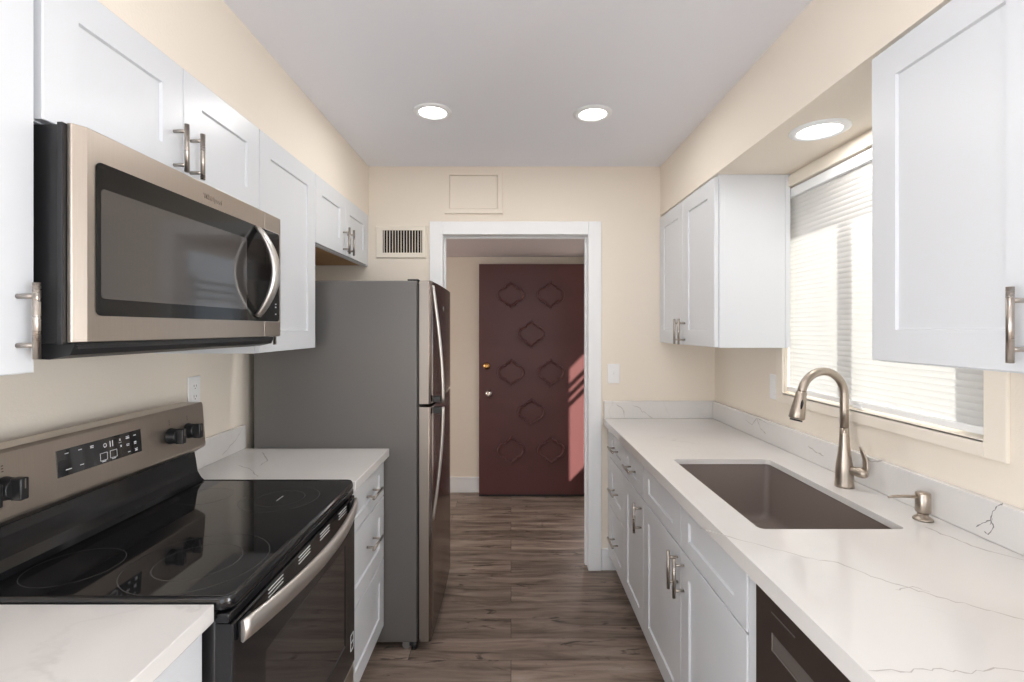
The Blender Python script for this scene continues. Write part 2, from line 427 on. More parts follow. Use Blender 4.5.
# baseboards
b = MB(M['white']); b.box(OX1+0.08, 0.66, YB-0.013, YB-0.0005, 0, 0.13); struct('baseboard_back', b, 0.003)
b = MB(M['white']); b.box(-2.8, 0.64, YH-0.014, YH-0.0005, 0, 0.137); struct('baseboard_hall', b, 0.003)
# cased opening
b = MB(M['white'])
CW = 0.078
def casing_profile(u0, u1):   # stepped flat casing
    return
y0, y1 = YB-0.018, YB-0.0005
for x0, x1 in ((OX0-CW, OX0), (OX1, OX1+CW)):
    b.box(x0, x1, y0, y1, 0, OZ+CW)
b.box(OX0, OX1, y0, y1, OZ, OZ+CW)
# jamb lining and stop
b.box(OX0-0.0145, OX0, YB-0.001, YB+0.121, 0, OZ); b.box(OX1, OX1+0.0145, YB-0.001, YB+0.121, 0, OZ); b.box(OX0-0.0145, OX1+0.0145, YB-0.001, YB+0.121, OZ, OZ+0.0145)
b.box(OX0, OX0+0.01, YB+0.05, YB+0.085, 0, OZ); b.box(OX1-0.01, OX1, YB+0.05, YB+0.085, 0, OZ); b.box(OX0, OX1, YB+0.05, YB+0.085, OZ-0.01, OZ)
struct('trim_1', b, 0.003)

# ------------------------------------------------------------------ kitchen window, shade
b = MB(M['white'])
fx0, fx1 = XR+0.06, XR+0.095
b.box(fx0, fx1, WY0+0.001, WY0+0.035, WZ0+.001, WZ1-.001); b.box(fx0, fx1, WY1-0.035, WY1-0.001, WZ0+.001, WZ1-.001)
b.box(fx0, fx1, WY0+0.035, WY1-0.035, WZ0+.001, WZ0+0.035); b.box(fx0, fx1, WY0+0.035, WY1-0.035, WZ1-0.035, WZ1-.001)
b.box(fx0, fx1, 1.74, 1.785, WZ0+0.035, WZ1-0.035)
w1 = struct('window_1', b, 0.002)
b = MB(M['pane']); b.box(XR+0.076, XR+0.080, WY0+0.035, 1.74, WZ0+0.035, WZ1-0.035); b.build('pane', w1)
b = MB(M['pane']); b.box(XR+0.076, XR+0.080, 1.785, WY1-0.035, WZ0+0.035, WZ1-0.035); b.build('pane', w1)
# flat cream casing around the opening
b = MB(M['trimcream'])
c0, c1 = XR-0.011, XR-0.0005
b.box(c0, c1, 1.196, WY0, 1.118, WZ1+0.045); b.box(c0, c1, WY1, WY1+0.05, 1.118, WZ1+0.045)
b.box(c0, c1, WY0, WY1, 1.118, WZ0); b.box(c0, c1, WY0, WY1, WZ1, WZ1+0.045)
b.box(XR-0.011, XR+0.059, WY0, WY1, WZ0-0.008, WZ0+0.0005)
struct('trim_3', b, 0.002)
sh = empty('window_shade', (XR+0.022, (WY0+WY1)/2, WZ0), 0, 'white pleated shade glowing with sunlight in the window above the sink', 'window shade')
hw = (WY1-WY0)/2-0.003
b = MB(M['shade'])
zt, zb_, pitch = WZ1-WZ0-0.045, 0.028, 0.0195
npl = int(round((zt-zb_)/pitch)); pitch = (zt-zb_)/npl
fr, bk = [], []
for i in range(npl+1):
    z = zb_+i*pitch
    fr.append((-0.002, z)); 
    if i < npl:
        fr.append((-0.0036, z+pitch*0.25)); fr.append((-0.0042, z+pitch*0.5)); fr.append((-0.0036, z+pitch*0.75))
b.loops([[(x, s, z) for x, z in fr] for s in (-hw, hw)], closed=False, smooth=False)
b.build('pleated_fabric', sh)
b = MB(M['white']); b.box(-0.020, 0.016, -hw-0.001, hw+0.001, zt, WZ1-WZ0-0.005, bev=0.003); b.build('head_rail', sh)
b = MB(M['plate']); b.box(-0.013, 0.009, -hw, hw, 0.008, 0.028, bev=0.003); br_ = b.build('bottom_rail', sh)
b = MB(M['plate']); b.box(-0.024, -0.0135, -0.015, 0.03, 0.004, 0.012, bev=0.002); b.box(-0.019, -0.0135, -0.008, 0.022, 0.012, 0.022, bev=0.001); b.build('pull_tab', br_)

# ------------------------------------------------------------------ entry door with raised ornaments
DX0, DX1, DZ0, DZ1, DY = -0.2765, 0.631, 0.008, 2.012, 4.2
dr = empty('door_1', ((DX0+DX1)/2, DY, 0)); dr['kind'] = 'structure'
dr['label'] = 'maroon entry door standing open with eight raised ornaments'
W2 = (DX1-DX0)/2
b = MB(M['door']); b.box(-W2, W2, 0, 0.045, DZ0+0.012, DZ1); b.build('door_slab', dr, 0.002)
b = MB(M['black']); b.box(-W2, W2, 0.004, 0.041, DZ0-0.004, DZ0+0.0115); b.build('door_sweep', dr)
def ogee():
    q = [(0.0, 1.0), (0.07, 0.88), (0.17, 0.79), (0.30, 0.75), (0.40, 0.70), (0.435, 0.62), (0.43, 0.55), (0.50, 0.505), (0.62, 0.50), (0.75, 0.46), (0.86, 0.37), (0.94, 0.24), (0.985, 0.12)]
    pts = q+[(1.0, 0.0)]
    pts += [(x, -y) for x, y in reversed(q)]
    pts += [(-x, -y) for x, y in q[1:]]+[(-1.0, 0.0)]
    pts += [(-x, y) for x, y in reversed(q[1:])]
    return pts
OG = ogee()
def ornament():
    b = MB(M['door'])
    R = 0.122; lps = []
    for s, y in ((1.0, 0.0), (0.985, -0.020), (0.95, -0.030), (0.88, -0.030), (0.80, -0.014), (0.76, -0.012)):
        lps.append([(x*R*s*0.98, y, z*R*s) for x, z in OG])
    b.loops(lps, smooth=True)
    c = b.bm.verts.new((0, -0.013, 0)); last = b.bm.verts[:]; n = len(OG)
    ring = last[-n-1:-1]
    for i in range(n):
        f = b.bm.faces.new((ring[i], ring[(i+1) % n], c))
    return b.build('ornament', dr)
o0 = ornament()
spots = [(511, 295), (551, 295), (531.5, 334), (511, 372.5), (551, 372.5), (531.5, 412), (511, 450), (551, 450)]
for i, (px, py) in enumerate(spots):
    o = o0 if i == 0 else o0.copy()
    if i: COL.objects.link(o)
    o.location = ((px-511)/F*DY-(DX0+DX1)/2, 0, 1.45-(py-329)/F*DY)
kx = (489-511)/F*DY-(DX0+DX1)/2
b = MB(M['chrome'])
def knob_prof(b, x, z, prof, m=None):
    n = 24
    b.loops([[(x+r*math.cos(2*PI*k/n), -d, z+r*math.sin(2*PI*k/n)) for k in range(n)] for r, d in prof], m, True, True)
knob_prof(b, kx, 1.45-64/F*DY, [(0.032, 0), (0.032, 0.006), (0.014, 0.009), (0.013, 0.03), (0.024, 0.038), (0.028, 0.05), (0.024, 0.062), (0.010, 0.066)])
b.build('door_knob', dr)
b = MB(M['brass'])
knob_prof(b, kx-0.02, 1.45-37/F*DY, [(0.032, 0), (0.031, 0.008), (0.024, 0.016), (0.014, 0.02), (0.012, 0.024)])
b.box(kx-0.023, kx-0.017, -0.030, -0.022, 1.45-37/F*DY-0.01, 1.45-37/F*DY+0.01)
b.build('deadbolt', dr)
for z in (0.25, 1.03, 1.80):
    b = MB(M['brass']); b.cyl((W2+0.006, 0.0, z-0.045), (W2+0.006, 0.0, z+0.045), 0.005); b.build('hinge', dr)

# ------------------------------------------------------------------ cabinet builders (local frame: x along the front, y into the cabinet, z up)
def shaker(name, parent, x0, x1, z0, z1, fw=0.074, rec=0.007, mat=None, th=0.019):
    g = 0.0015
    x0 += g; x1 -= g; z0 += g; z1 -= g
    b = MB(mat or M['cab'])
    fz = min(fw, (z1-z0)*0.30)
    def R(i, y):
        k = i if i < 0.01 else i-fw+fz
        return [(x0+i, y, z0+k), (x1-i, y, z0+k), (x1-i, y, z1-k), (x0+i, y, z1-k)]
    b.loops([R(0, th), R(0, 0.0015), R(0.0015, 0), R(fw, 0), R(fw+0.0025, rec), R(fw+0.003, rec)], cap0=True, cap1=True, smooth=False)
    return b.build(name, parent)
def bar_handle(parent, x, z, length=0.132, vertical=True, cc=0.085, y=0.0, r=0.0058):
    b = MB(M['nickel']); so = -0.033+y
    d = Vector((0, 0, 1)) if vertical else Vector((1, 0, 0))
    c = Vector((x, so, z))
    n = 16
    b.cyl(c-d*length/2, c+d*length/2, r)
    for s in (-1, 1):
        q = c+d*s*cc/2
        b.cyl(q+Vector((0, 0.002, 0)), Vector((q.x, y+0.0005, q.z)), 0.0045)
    return b.build('handle', parent)
def carcass(parent, w, z0, z1, depth, toe=False, bottom_wood=False, x0=0):
    b = MB(M['cab'])
    if toe:
        b.box(x0, w, 0.0205, depth, 0.105, z1); b.box(x0+0.0, w, 0.075, depth, 0.0, 0.105)
    else:
        b.box(x0, w, 0.0205, depth, z0, z1)
        if bottom_wood: b.box(x0+0.018, w-0.018, 0.04, depth-0.006, z0-0.001, z0+0.001, M['cabin']); b.box(x0+0.002, w-0.002, depth-0.03, depth-0.005, z0-0.022, z0-0.0012, M['cabin'])
    return b.build('carcass', parent, 0.0012)

G_UL = 'white upper cabinets on the left wall'
G_UR = 'white upper cabinets on the right wall'
G_BL = 'white base cabinets on the left side'
G_BR = 'white base cabinets on the right side'
DUL = -0.852-XL-0.002

def upper_left(name, label, y0, y1, z0, doors, handles, **k):
    r = empty(name, (-0.85, y0, 0), PI/2, label, 'cabinet', G_UL)
    carcass(r, y1-y0, z0, ZS-0.001, -0.85-XL-0.001, **k)
    w = y1-y0
    ds = []
    for (a, c) in doors: ds.append(shaker('door', r, a, c, z0+0.001, ZS-0.004))
    for di, x, z, *ln in handles: bar_handle(ds[di], x, z, *ln)
    return r
w = 0.86-0.44
upper_left('wall_cabinet', 'tall white wall cabinet cropped by left edge of frame, beside microwave', 0.44, 0.868, 1.37, [(0, 0.428)], [(0, 0.397, 1.464)])
w = 1.643-0.88
upper_left('wall_cabinet', 'short white double-door wall cabinet directly above the microwave', 0.88, 1.643, 1.829, [(0, w/2), (w/2, w)], [(0, w/2-0.036, 1.906, 0.12), (1, w/2+0.027, 1.906, 0.12)])
w = 2.112-1.644
upper_left('wall_cabinet', 'tall narrow white wall cabinet between microwave and fridge', 1.644, 2.112, 1.367, [(0, w)], [(0, 0.036, 1.462)])
w = 2.875-2.113
r = upper_left('wall_cabinet', 'short white double-door wall cabinet hanging over the fridge', 2.113, 2.875, 1.825, [(0, w/2), (w/2, w)], [(0, w/2-0.034, 1.897), (1, w/2+0.034, 1.897)], bottom_wood=True)
b = MB(M['cab']); b.box(w+0.001, YB-2.113-0.001, 0.012, 0.03, 1.825, ZS-0.001); b.build('filler_strip', r)

def upper_right(label, y1, y0, z0, ndoor, handles):
    r = empty('wall_cabinet', (0.895, y1, 0), -PI/2, label, 'cabinet', G_UR)
    w = y1-y0
    b = MB(M['cab'])
    b.box(0, w, 0.0205, XR-0.895-0.001, z0, ZS-0.001)
    b.box(w, w+0.003, 0.024, 0.046, z0, ZS-0.002); b.box(w, w+0.003, XR-0.895-0.022, XR-0.895-0.001, z0, ZS-0.002)
    b.build('carcass', r, 0.001)
    ds = [shaker('door', r, w*i/ndoor, w*(i+1)/ndoor, z0+0.002, ZS-0.012) for i in range(ndoor)]
    for di, x, z in handles: bar_handle(ds[di], x, z)
    return r
upper_right('white double-door wall cabinet in far right corner beyond the window', 2.925, 2.14, 1.367, 2, [(0, 0.785/2-0.032, 1.437), (1, 0.785/2+0.032, 1.437)])
upper_right('large white wall cabinet in the near right foreground over the counter', 1.208, 0.398, 1.37, 2, [(0, 0.81/2-0.0365, 1.457), (1, 0.81/2+0.0365, 1.457)])

# base cabinets, left side
ZCAB = 0.873
def base(name, label, group, loc, rz, w, depth, fronts):
    r = empty(name, loc, rz, label, 'cabinet', group)
    carcass(r, w, 0, ZCAB, depth, toe=True)
    for kind, a, c, z0, z1, hx, hz, vert in fronts:
        d = shaker(kind, r, a, c, z0, z1, fw=0.068)
        if hx is not None: bar_handle(d, hx, hz, vertical=vert)
    return r
xf = -0.570
w = 2.180-1.708
base('base_cabinet', 'white three-drawer base cabinet between range and fridge', G_BL, (xf, 1.708, 0), PI/2, w, xf-XL-0.001,
     [('drawer', 0, w, 0.705, 0.868, w*0.55, 0.785, False), ('drawer', 0, w, 0.425, 0.702, w*0.55, 0.585, False), ('drawer', 0, w, 0.12, 0.422, None, None, None)])
xf2 = -0.598
base('base_cabinet', 'white base cabinet at lower left corner, before the range', G_BL, (xf2, 0.34, 0), PI/2, 0.603, xf2-XL-0.001,
     [('drawer', 0, 0.603, 0.705, 0.868, 0.30, 0.785, False), ('door', 0, 0.603, 0.12, 0.702, 0.05, 0.62, True)])
# base cabinets, right side
xr = 0.578; DR = XR-xr-0.001
w = 2.855-2.49
base('base_cabinet', 'white three-drawer base cabinet beside the doorway on the right', G_BR, (xr, 2.855, 0), -PI/2, w, DR,
     [('drawer', 0, w, 0.705, 0.868, w/2, 0.785, False), ('drawer', 0, w, 0.425, 0.702, w/2, 0.55, False), ('drawer', 0, w, 0.12, 0.422, w/2, 0.275, False)])
w = 2.489-2.12
base('base_cabinet', 'narrow white base cabinet with one drawer over one door', G_BR, (xr, 2.489, 0), -PI/2, w, DR,
     [('drawer', 0, w, 0.705, 0.868, w/2, 0.785, False), ('door', 0, w, 0.12, 0.702, w-0.035, 0.612, True)])
w = 2.119-1.19
# sink base is open on top where the basin hangs in it
r = empty('sink_cabinet', (xr, 2.119, 0), -PI/2, 'wide white double-door base cabinet with false fronts under the sink', 'cabinet', G_BR)
b = MB(M['cab'])
b.box(0, 0.018, 0.0205, DR, 0.105, ZCAB); b.box(w-0.018, w, 0.0205, DR, 0.105, ZCAB); b.box(0.018, w-0.018, 0.0205, DR, 0.105, 0.123)
b.box(0.018, w-0.018, 0.0205, 0.038, 0.123, ZCAB); b.box(0, w, 0.075, DR, 0, 0.105); b.box(0.018, w-0.018, DR-0.012, DR, 0.123, ZCAB)
b.build('carcass', r)
for i in (0, 1):
    shaker('false_drawer_front', r, w*i/2, w*(i+1)/2, 0.705, 0.868, fw=0.068)
    d = shaker('door', r, w*i/2, w*(i+1)/2, 0.12, 0.702, fw=0.07)
    bar_handle(d, w/2+(-0.03 if i == 0 else 0.03), 0.617)
b = MB(M['cab']); b.box(w+0.001, w+0.037, 0.004, 0.06, 0.105, ZCAB); b.build('filler_strip', r)
# filler between first cabinet and back wall
b = MB(M['cab']); b.box(xr+0.006, xr+0.03, 2.856, YB-0.001, 0.1, ZCAB); f = b.build('filler_panel'); tag(f, 'slim white filler panel between drawer cabinet and back wall', 'panel')

# ------------------------------------------------------------------ countertops
def vein(b, pts, w, z, m, axis='z', jag=0.004, sub=5, seed=1):
    """thin inlaid vein as a jagged strip lying in a slab face"""
    rnd = random.Random(seed); P = []
    for (a, c) in zip(pts, pts[1:]):
        for i in range(sub):
            t = i/sub; P.append((a[0]+(c[0]-a[0])*t+rnd.uniform(-jag, jag), a[1]+(c[1]-a[1])*t+rnd.uniform(-jag, jag)))
    P.append(pts[-1])
    L, Rr = [], []
    for i, p in enumerate(P):
        q0 = P[max(i-1, 0)]; q1 = P[min(i+1, len(P)-1)]
        dx, dy = q1[0]-q0[0], q1[1]-q0[1]; l = math.hypot(dx, dy) or 1
        ww = w*(0.4+rnd.random()*1.1)*(0.25 if i in (0, len(P)-1) else 1)
        L.append((p[0]-dy/l*ww, p[1]+dx/l*ww)); Rr.append((p[0]+dy/l*ww, p[1]-dx/l*ww))
    conv = {'z': lambda u, v: (u, v, z), 'x': lambda u, v: (z, u, v), 'y': lambda u, v: (u, z, v)}[axis]
    b.loops([[conv(*p) for p in L], [conv(*p) for p in Rr]], m, closed=False, smooth=False)
def cp(px, py, z=0.9145):   # pixel on the counter plane
    Y = (1.45-z)*F/(py-329); return ((px-511)/F*Y, Y)
def wp(px, py, x):          # pixel on a wall plane x=const -> (Y,z)
    Y = x*F/(px-511); return (Y, 1.45-(py-329)/F*Y)

ZT, ZB = 0.914, 0.894
def rrect(x0, x1, y0, y1, r, k=6):
    pts = []
    for cx, cy, a0 in ((x1-r, y1-r, 0), (x0+r, y1-r, PI/2), (x0+r, y0+r, PI), (x1-r, y0+r, 1.5*PI)):
        for i in range(k+1):
            a = a0+PI/2*i/k; pts.append((cx+r*math.cos(a), cy+r*math.sin(a)))
    return pts
RX0, RX1, RY0, RY1 = 0.555, XR-0.0215, 0.30, YB-0.0215
HX0, HX1, HY0, HY1 = 0.666, 1.060, 1.302, 2.0
ct = MB(M['quartz'], M['vein'])
hole = rrect(HX0, HX1, HY0, HY1, 0.018)
corners = [(RX1+0.02, RY1+0.02), (RX0, RY1+0.02), (RX0, RY0), (RX1+0.02, RY0)]
k1 = 7
top = [ct.bm.verts.new((x, y, ZT)) for x, y in hole]; bot = [ct.bm.verts.new((x, y, ZB)) for x, y in hole]
ctop = [ct.bm.verts.new((x, y, ZT)) for x, y in corners]; cbot = [ct.bm.verts.new((x, y, ZB)) for x, y in corners]
for c in range(4):
    for i in range(k1-1):
        for H, C in ((top, ctop), (bot, cbot)): ct.bm.faces.new((C[c], H[c*k1+i], H[c*k1+i+1]))
    n = (c+1) % 4
    for H, C in ((top, ctop), (bot, cbot)): ct.bm.faces.new((C[c], H[c*k1+k1-1], H[n*k1], C[n]))
    ct.bm.faces.new((ctop[c], ctop[n], cbot[n], cbot[c]))
ct.box(RX0, RX0+0.03, RY0, RY1+0.02, 0.874, ZB)
N_ = len(hole)
for i in range(N_):
    j = (i+1) % N_; ct.bm.faces.new((top[i], top[j], bot[j], bot[i]))
zv = ZT+0.00025
vein(ct, [cp(700, 528), cp(752, 543), cp(805, 557), cp(838, 563), cp(880, 579), cp(905, 587), cp(935, 596), cp(985, 609), cp(1030, 621)], 0.0016, zv, M['vein'], seed=3)
vein(ct, [cp(868, 669), cp(905, 671), cp(935, 669), cp(970, 672), cp(1000, 668), cp(1035, 671)], 0.0012, zv, M['vein'], seed=4)
vein(ct, [cp(925, 527), cp(955, 539), cp(985, 550), cp(1030, 561)], 0.0022, zv, M['vein'], seed=5)
vein(ct, [cp(895, 590), cp(915, 587), cp(930, 592)], 0.0012, zv, M['vein'], seed=6)
ctr = ct.build('countertop', None)
tag(ctr, 'long white veined quartz countertop with sink cutout on the right side', 'countertop')
bs = MB(M['quartz'], M['vein'])
bs.box(RX1, XR-0.001, 0.30, YB-0.001, ZT+0.0005, 1.018, bev=0.002)
bs.box(0.558, RX1-0.0005, YB-0.021, YB-0.001, ZT+0.0005, 1.018, bev=0.002)
xs = RX1-0.0004
for i, pts in enumerate([
    [(998, 506), (993, 512), (990, 520), (983, 523), (976, 527)], [(990, 520), (994, 527), (988, 534), (984, 531)], [(998, 506), (1003, 503)],
    [(993, 519), (990, 525)],
    [(745, 420), (752, 425), (757, 418), (768, 424)], [(757, 418), (760, 428), (766, 434)], [(862, 455), (872, 462), (884, 461)], [(808, 458-12), (816, 452), (824, 456)]]):
    vein(bs, [wp(p[0], p[1], xs) for p in pts], 0.0015, xs, M['veindark'], axis='x', jag=0.0015, sub=3, seed=20+i) if i < 4 else vein(bs, [wp(p[0], p[1], xs) for p in pts], 0.002, xs, M['vein'], axis='x', jag=0.002, sub=4, seed=20+i)
ys = YB-0.0214
def bp_(px, py): return ((px-511)/F*ys, 1.45-(py-329)/F*ys)
for i, pts in enumerate([[(616, 404), (623, 409), (625, 418)], [(643, 411), (648, 415), (654, 420)], [(632, 405), (640, 408), (643, 413)]]):
    vein(bs, [bp_(*p) for p in pts], 0.002, ys, M['vein'], axis='y', jag=0.002, sub=3, seed=40+i)
o = bs.build('backsplash', ctr)

# left counters
b = MB(M['quartz'], M['vein']); b.box(XL+0.001, -0.546, 1.708, 2.182, ZT-0.035, ZT, bev=0.002)
for i, pts in enumerate([[(238, 465), (252, 470), (258, 477)], [(262, 452), (268, 460), (259, 466)]]):
    vein(b, [cp(*p) for p in pts], 0.0022, zv, M['vein'], seed=60+i)
c1_ = b.build('countertop'); tag(c1_, 'short white quartz countertop between range and fridge', 'countertop')
b = MB(M['quartz'], M['vein']); b.box(XL+0.001, XL+0.02, 1.708, 2.182, ZT+0.0005, 1.020, bev=0.002)
vein(b, [(2.15, 1.01), (2.10, 0.97), (2.0, 0.93)], 0.0015, XL+0.0203, M['vein'], axis='x', seed=70); b.build('backsplash', c1_)
b = MB(M['quartz'], M['vein']); b.box(XL+0.001, -0.578, 0.30, 0.947, ZT-0.035, ZT, bev=0.002)
c2_ = b.build('countertop'); tag(c2_, 'white quartz countertop at lower left corner in front of range', 'countertop')
b = MB(M['quartz']); b.box(XL+0.001, XL+0.02, 0.30, 0.947, ZT+0.0005, 1.020, bev=0.002); b.build('backsplash', c2_)

# ------------------------------------------------------------------ sink, faucet, dispenser
b = MB(M['sink'])
e = 0.006
def rr(inset, r, z): return [(x, y, z) for x, y in rrect(HX0-e+inset, HX1+e-inset, HY0-e+inset, HY1+e-inset, r)]
lps = [rr(-0.014, 0.03, 0.8935), rr(0, 0.022, 0.8935), rr(0.001, 0.022, 0.888), rr(0.006, 0.03, 0.70), rr(0.012, 0.035, 0.682), rr(0.028, 0.04, 0.668), rr(0.05, 0.045, 0.665)]
b.loops(lps)
scx, scy = (HX0+HX1)/2+0.02, (HY0+HY1)/2
inner = rr(0.05, 0.045, 0.665); n = len(inner)
ring = [b.bm.verts.new(p) for p in inner]
dn = [b.bm.verts.new((scx+0.055*math.cos(math.atan2(p[1]-scy, p[0]-scx)), scy+0.055*math.sin(math.atan2(p[1]-scy, p[0]-scx)), 0.660)) for p in inner]
for i in range(n):
    j = (i+1) % n; f = b.bm.faces.new((ring[i], ring[j], dn[j], dn[i])); f.smooth = True
bmesh.ops.remove_doubles(b.bm, verts=b.bm.verts, dist=0.00005)
sk = b.build('sink'); tag(sk, 'grey-brown composite undermount single basin sink set into white countertop', 'sink')
sol = sk.modifiers.new('thickness', 'SOLIDIFY'); sol.thickness = 0.005; sol.offset = -1
b = MB(M['nickel']); b.lathe([(0.056, 0.661), (0.056, 0.6635), (0.045, 0.663), (0.040, 0.655), (0.038, 0.640), (0.012, 0.640), (0.012, 0.648), (0.003, 0.650)], (scx, scy, 0)); b.build('drain', sk)

fx, fy = 1.135, 1.655
fa = empty('faucet', (fx, fy, ZT), 0, 'brushed nickel gooseneck pull-down faucet standing behind the sink', 'faucet')
b = MB(M['faucet'])
b.lathe([(0.029, 0.0005), (0.029, 0.006), (0.0275, 0.02), (0.0265, 0.05), (0.025, 0.075), (0.020, 0.105), (0.0165, 0.14), (0.0145, 0.175), (0.0138, 0.20)])
b.build('body', fa)
b = MB(M['faucet'])
R = 0.083; zc = 0.310
path = [(0, 0, 0.20), (0, 0, 0.26), (0, 0, zc)]
dirx = Vector((-0.985, -0.17, 0)).normalized()
for i in range(1, 19):
    a = PI*i/18*0.955
    path.append(tuple(dirx*(R-R*math.cos(a))+Vector((0, 0, zc+R*math.sin(a)))))
b.tube(path, 0.0135, n=18); b.build('spout', fa)
pe = Vector(path[-1]); td = (Vector(path[-1])-Vector(path[-2])).normalized()
b = MB(M['faucet'])
pts = [pe-td*0.004+td*s for s in (0, 0.004, 0.03, 0.065, 0.088, 0.092)]
b.tube(pts, [0.0145, 0.0165, 0.0185, 0.0225, 0.0245, 0.022], n=20); hd = b.build('spray_head', fa)
b = MB(M['black']); q = pe+td*0.091; b.cyl(q-td*0.002, q+td*0.0035, 0.019); b.build('nozzle', hd)
side = Vector((-0.2, -1, 0)).normalized()
b = MB(M['black']); q = pe+td*0.035
b.tube([q+side*0.0172-td*0.013, q+side*0.0195-td*0.004, q+side*0.0205+td*0.006, q+side*0.0215+td*0.016], [0.004, 0.0085, 0.0085, 0.004], n=14, ell=(0.4, 1)); b.build('spray_button', hd)
b = MB(M['faucet'])
hdv = Vector((0.50, -0.87, -0.06)).normalized()
b.tube([Vector((0, 0, 0.062))+hdv*s for s in (0.0, 0.028, 0.045, 0.058, 0.066, 0.070)], [0.0135, 0.0145, 0.0165, 0.0165, 0.014, 0.009], n=18)
q = Vector((0, 0, 0.062))+hdv*0.058
b.tube([q+Vector((0.000, 0, -0.004)), q+Vector((0.006, -0.003, 0.02)), q+Vector((0.004, -0.003, 0.045)), q+Vector((-0.004, -0.001, 0.07)), q+Vector((-0.010, 0.001, 0.088))], [0.011, 0.0105, 0.009, 0.0075, 0.004], n=14, ell=(0.6, 1.25))
b.build('lever', fa)
sd = empty('soap_dispenser', (1.158, 1.366, ZT), 0, 'small brushed nickel soap dispenser on counter right of the faucet', 'soap dispenser')
b = MB(M['faucet']); b.lathe([(0.024, 0.0005), (0.024, 0.004), (0.020, 0.008), (0.0135, 0.011), (0.0135, 0.022)]); b.build('base', sd)
b = MB(M['faucet']); b.lathe([(0.0175, 0.0225), (0.018, 0.024), (0.018, 0.074), (0.0165, 0.0765), (0.004, 0.077)])
b.tube([(-0.014, 0, 0.064), (-0.05, -0.004, 0.067), (-0.09, -0.008, 0.069), (-0.105, -0.010, 0.067)], [0.0045, 0.0042, 0.0038, 0.003], n=10)
b.build('pump_head', sd)

# ------------------------------------------------------------------ dishwasher
dw = empty('dishwasher', (xr+0.001, 1.15, 0), -PI/2, 'dark brown-grey dishwasher under the counter at the lower right', 'dishwasher')
b = MB(M['black']); b.box(0.004, 0.596, 0.03, 0.56, 0.10, 0.868); b.box(0.01, 0.59, 0.07, 0.5, 0.0, 0.0995); b.build('tub', dw)
b = MB(M['dish'])
# door face with recessed pocket handle
x0, x1, z0, z1 = 0.002, 0.598, 0.11, 0.868
hx0, hx1, hz0, hz1 = 0.07, 0.53, 0.736, 0.776
def RR(x0, x1, z0, z1, y): return [(x0, y, z0), (x1, y, z0), (x1, y, z1), (x0, y, z1)]
b.loops([RR(x0, x1, z0, z1, 0.029), RR(x0, x1, z0, z1, 0.0), RR(hx0, hx1, hz0, hz1, 0.0)], smooth=False, cap0=True)
b.loops([RR(hx0, hx1, hz0, hz1, 0.0), RR(hx0+0.001, hx1-0.001, hz0+0.001, hz1-0.001, 0.002)], M['dishh'], smooth=False, cap1=True)
d = b.build('door', dw)
b = MB(M['dishh']); b.box(0.07, 0.16, -0.0012, 0.0, 0.8195, 0.823, bev=0.0005); b.build('status_light_strip', d)

# ------------------------------------------------------------------ range
RYs = 0.952; RW = 0.753
rg = empty('range', (-0.546, RYs, 0), PI/2, 'stainless and black electric range with glass cooktop on left side', 'range')
b = MB(M['black']); b.box(0.003, RW-0.003, 0.035, 0.60, 0.03, 0.893, bev=0.004)
for x in (0.05, RW-0.05):
    for y in (0.09, 0.55): b.cyl((x, y, 0), (x, y, 0.03), 0.018)
b.build('body', rg)
# cooktop: rounded front corners, raised rim, glass
b = MB(M['blackg'])
def rim(i, z, fr=0.03): return [(x, y, z) for x, y in rrect(-0.001+i, RW+0.001-i, 0.0+i, 0.555-i, max(0.004, fr-i))]
b.loops([rim(0.012, 0.892), rim(0.002, 0.897), rim(0, 0.907), rim(0.0015, 0.9185), rim(0.005, 0.9235), rim(0.009, 0.9235), rim(0.012, 0.9205)], cap0=True)
ck = b.build('cooktop_frame', rg)
b = MB(M['glassblack'], M['ring'])
b.loops([rim(0.011, 0.9195), rim(0.011, 0.9215)], cap0=True, cap1=True, smooth=False)
def annulus(cx, cy, r, w=0.0010, z=0.92165, a0=0, a1=2*PI, n=72):
    full = abs(a1-a0-2*PI) < 1e-6
    k = n if full else n+1
    pa = [[(cx+q*math.cos(a0+(a1-a0)*i/n), cy+q*math.sin(a0+(a1-a0)*i/n), z) for i in range(k)] for q in (r-w, r+w)]
    b.loops(pa, M['ring'], closed=full, smooth=False)
# local: lx = Y-RYs, ly = -0.56-x
for cx, cy, rs in ((0.155, 0.165, (0.145, 0.088)), (0.13, 0.425, (0.09,)), (0.565, 0.175, (0.115, 0.072)), (0.585, 0.42, (0.078,))):
    for q in rs: annulus(cx, cy, q, 0.0007)
b.box(0.565-0.022, 0.565+0.022, 0.174, 0.176, 0.9216, 0.92172, M['print'])
b.build('cooktop_glass', ck)
# front band under the cooktop
b = MB(M['blackg']); b.box(0.0, RW, 0.006, 0.035, 0.872, 0.8915, bev=0.003); b.build('front_rail', rg)
# back guard
bgy = 0.548
b = MB(M['blackg'])
prof = [(0.52, 0.9238), (0.532, 0.934), (0.545, 0.955), (0.552, 1.0), (0.556, 1.022), (0.65, 1.022), (0.65, 0.9238)]
b.prism(prof, 'x', 0.004, RW-0.012); b.build('back_riser', rg)
b = MB(M['steel'])
prof = [(0.532, 1.037), (0.524, 1.043), (0.5235, 1.05), (0.534, 1.186), (0.538, 1.194), (0.605, 1.194), (0.605, 1.023), (0.557, 1.023)]
b.prism(prof, 'x', 0.0, RW-0.002); pn = b.build('control_panel', rg, 0.0015)
def pnl(z): return 0.5235+(z-1.05)*(0.0105/0.136)   # panel face depth at height z
tilt = math.atan(0.0105/0.136)
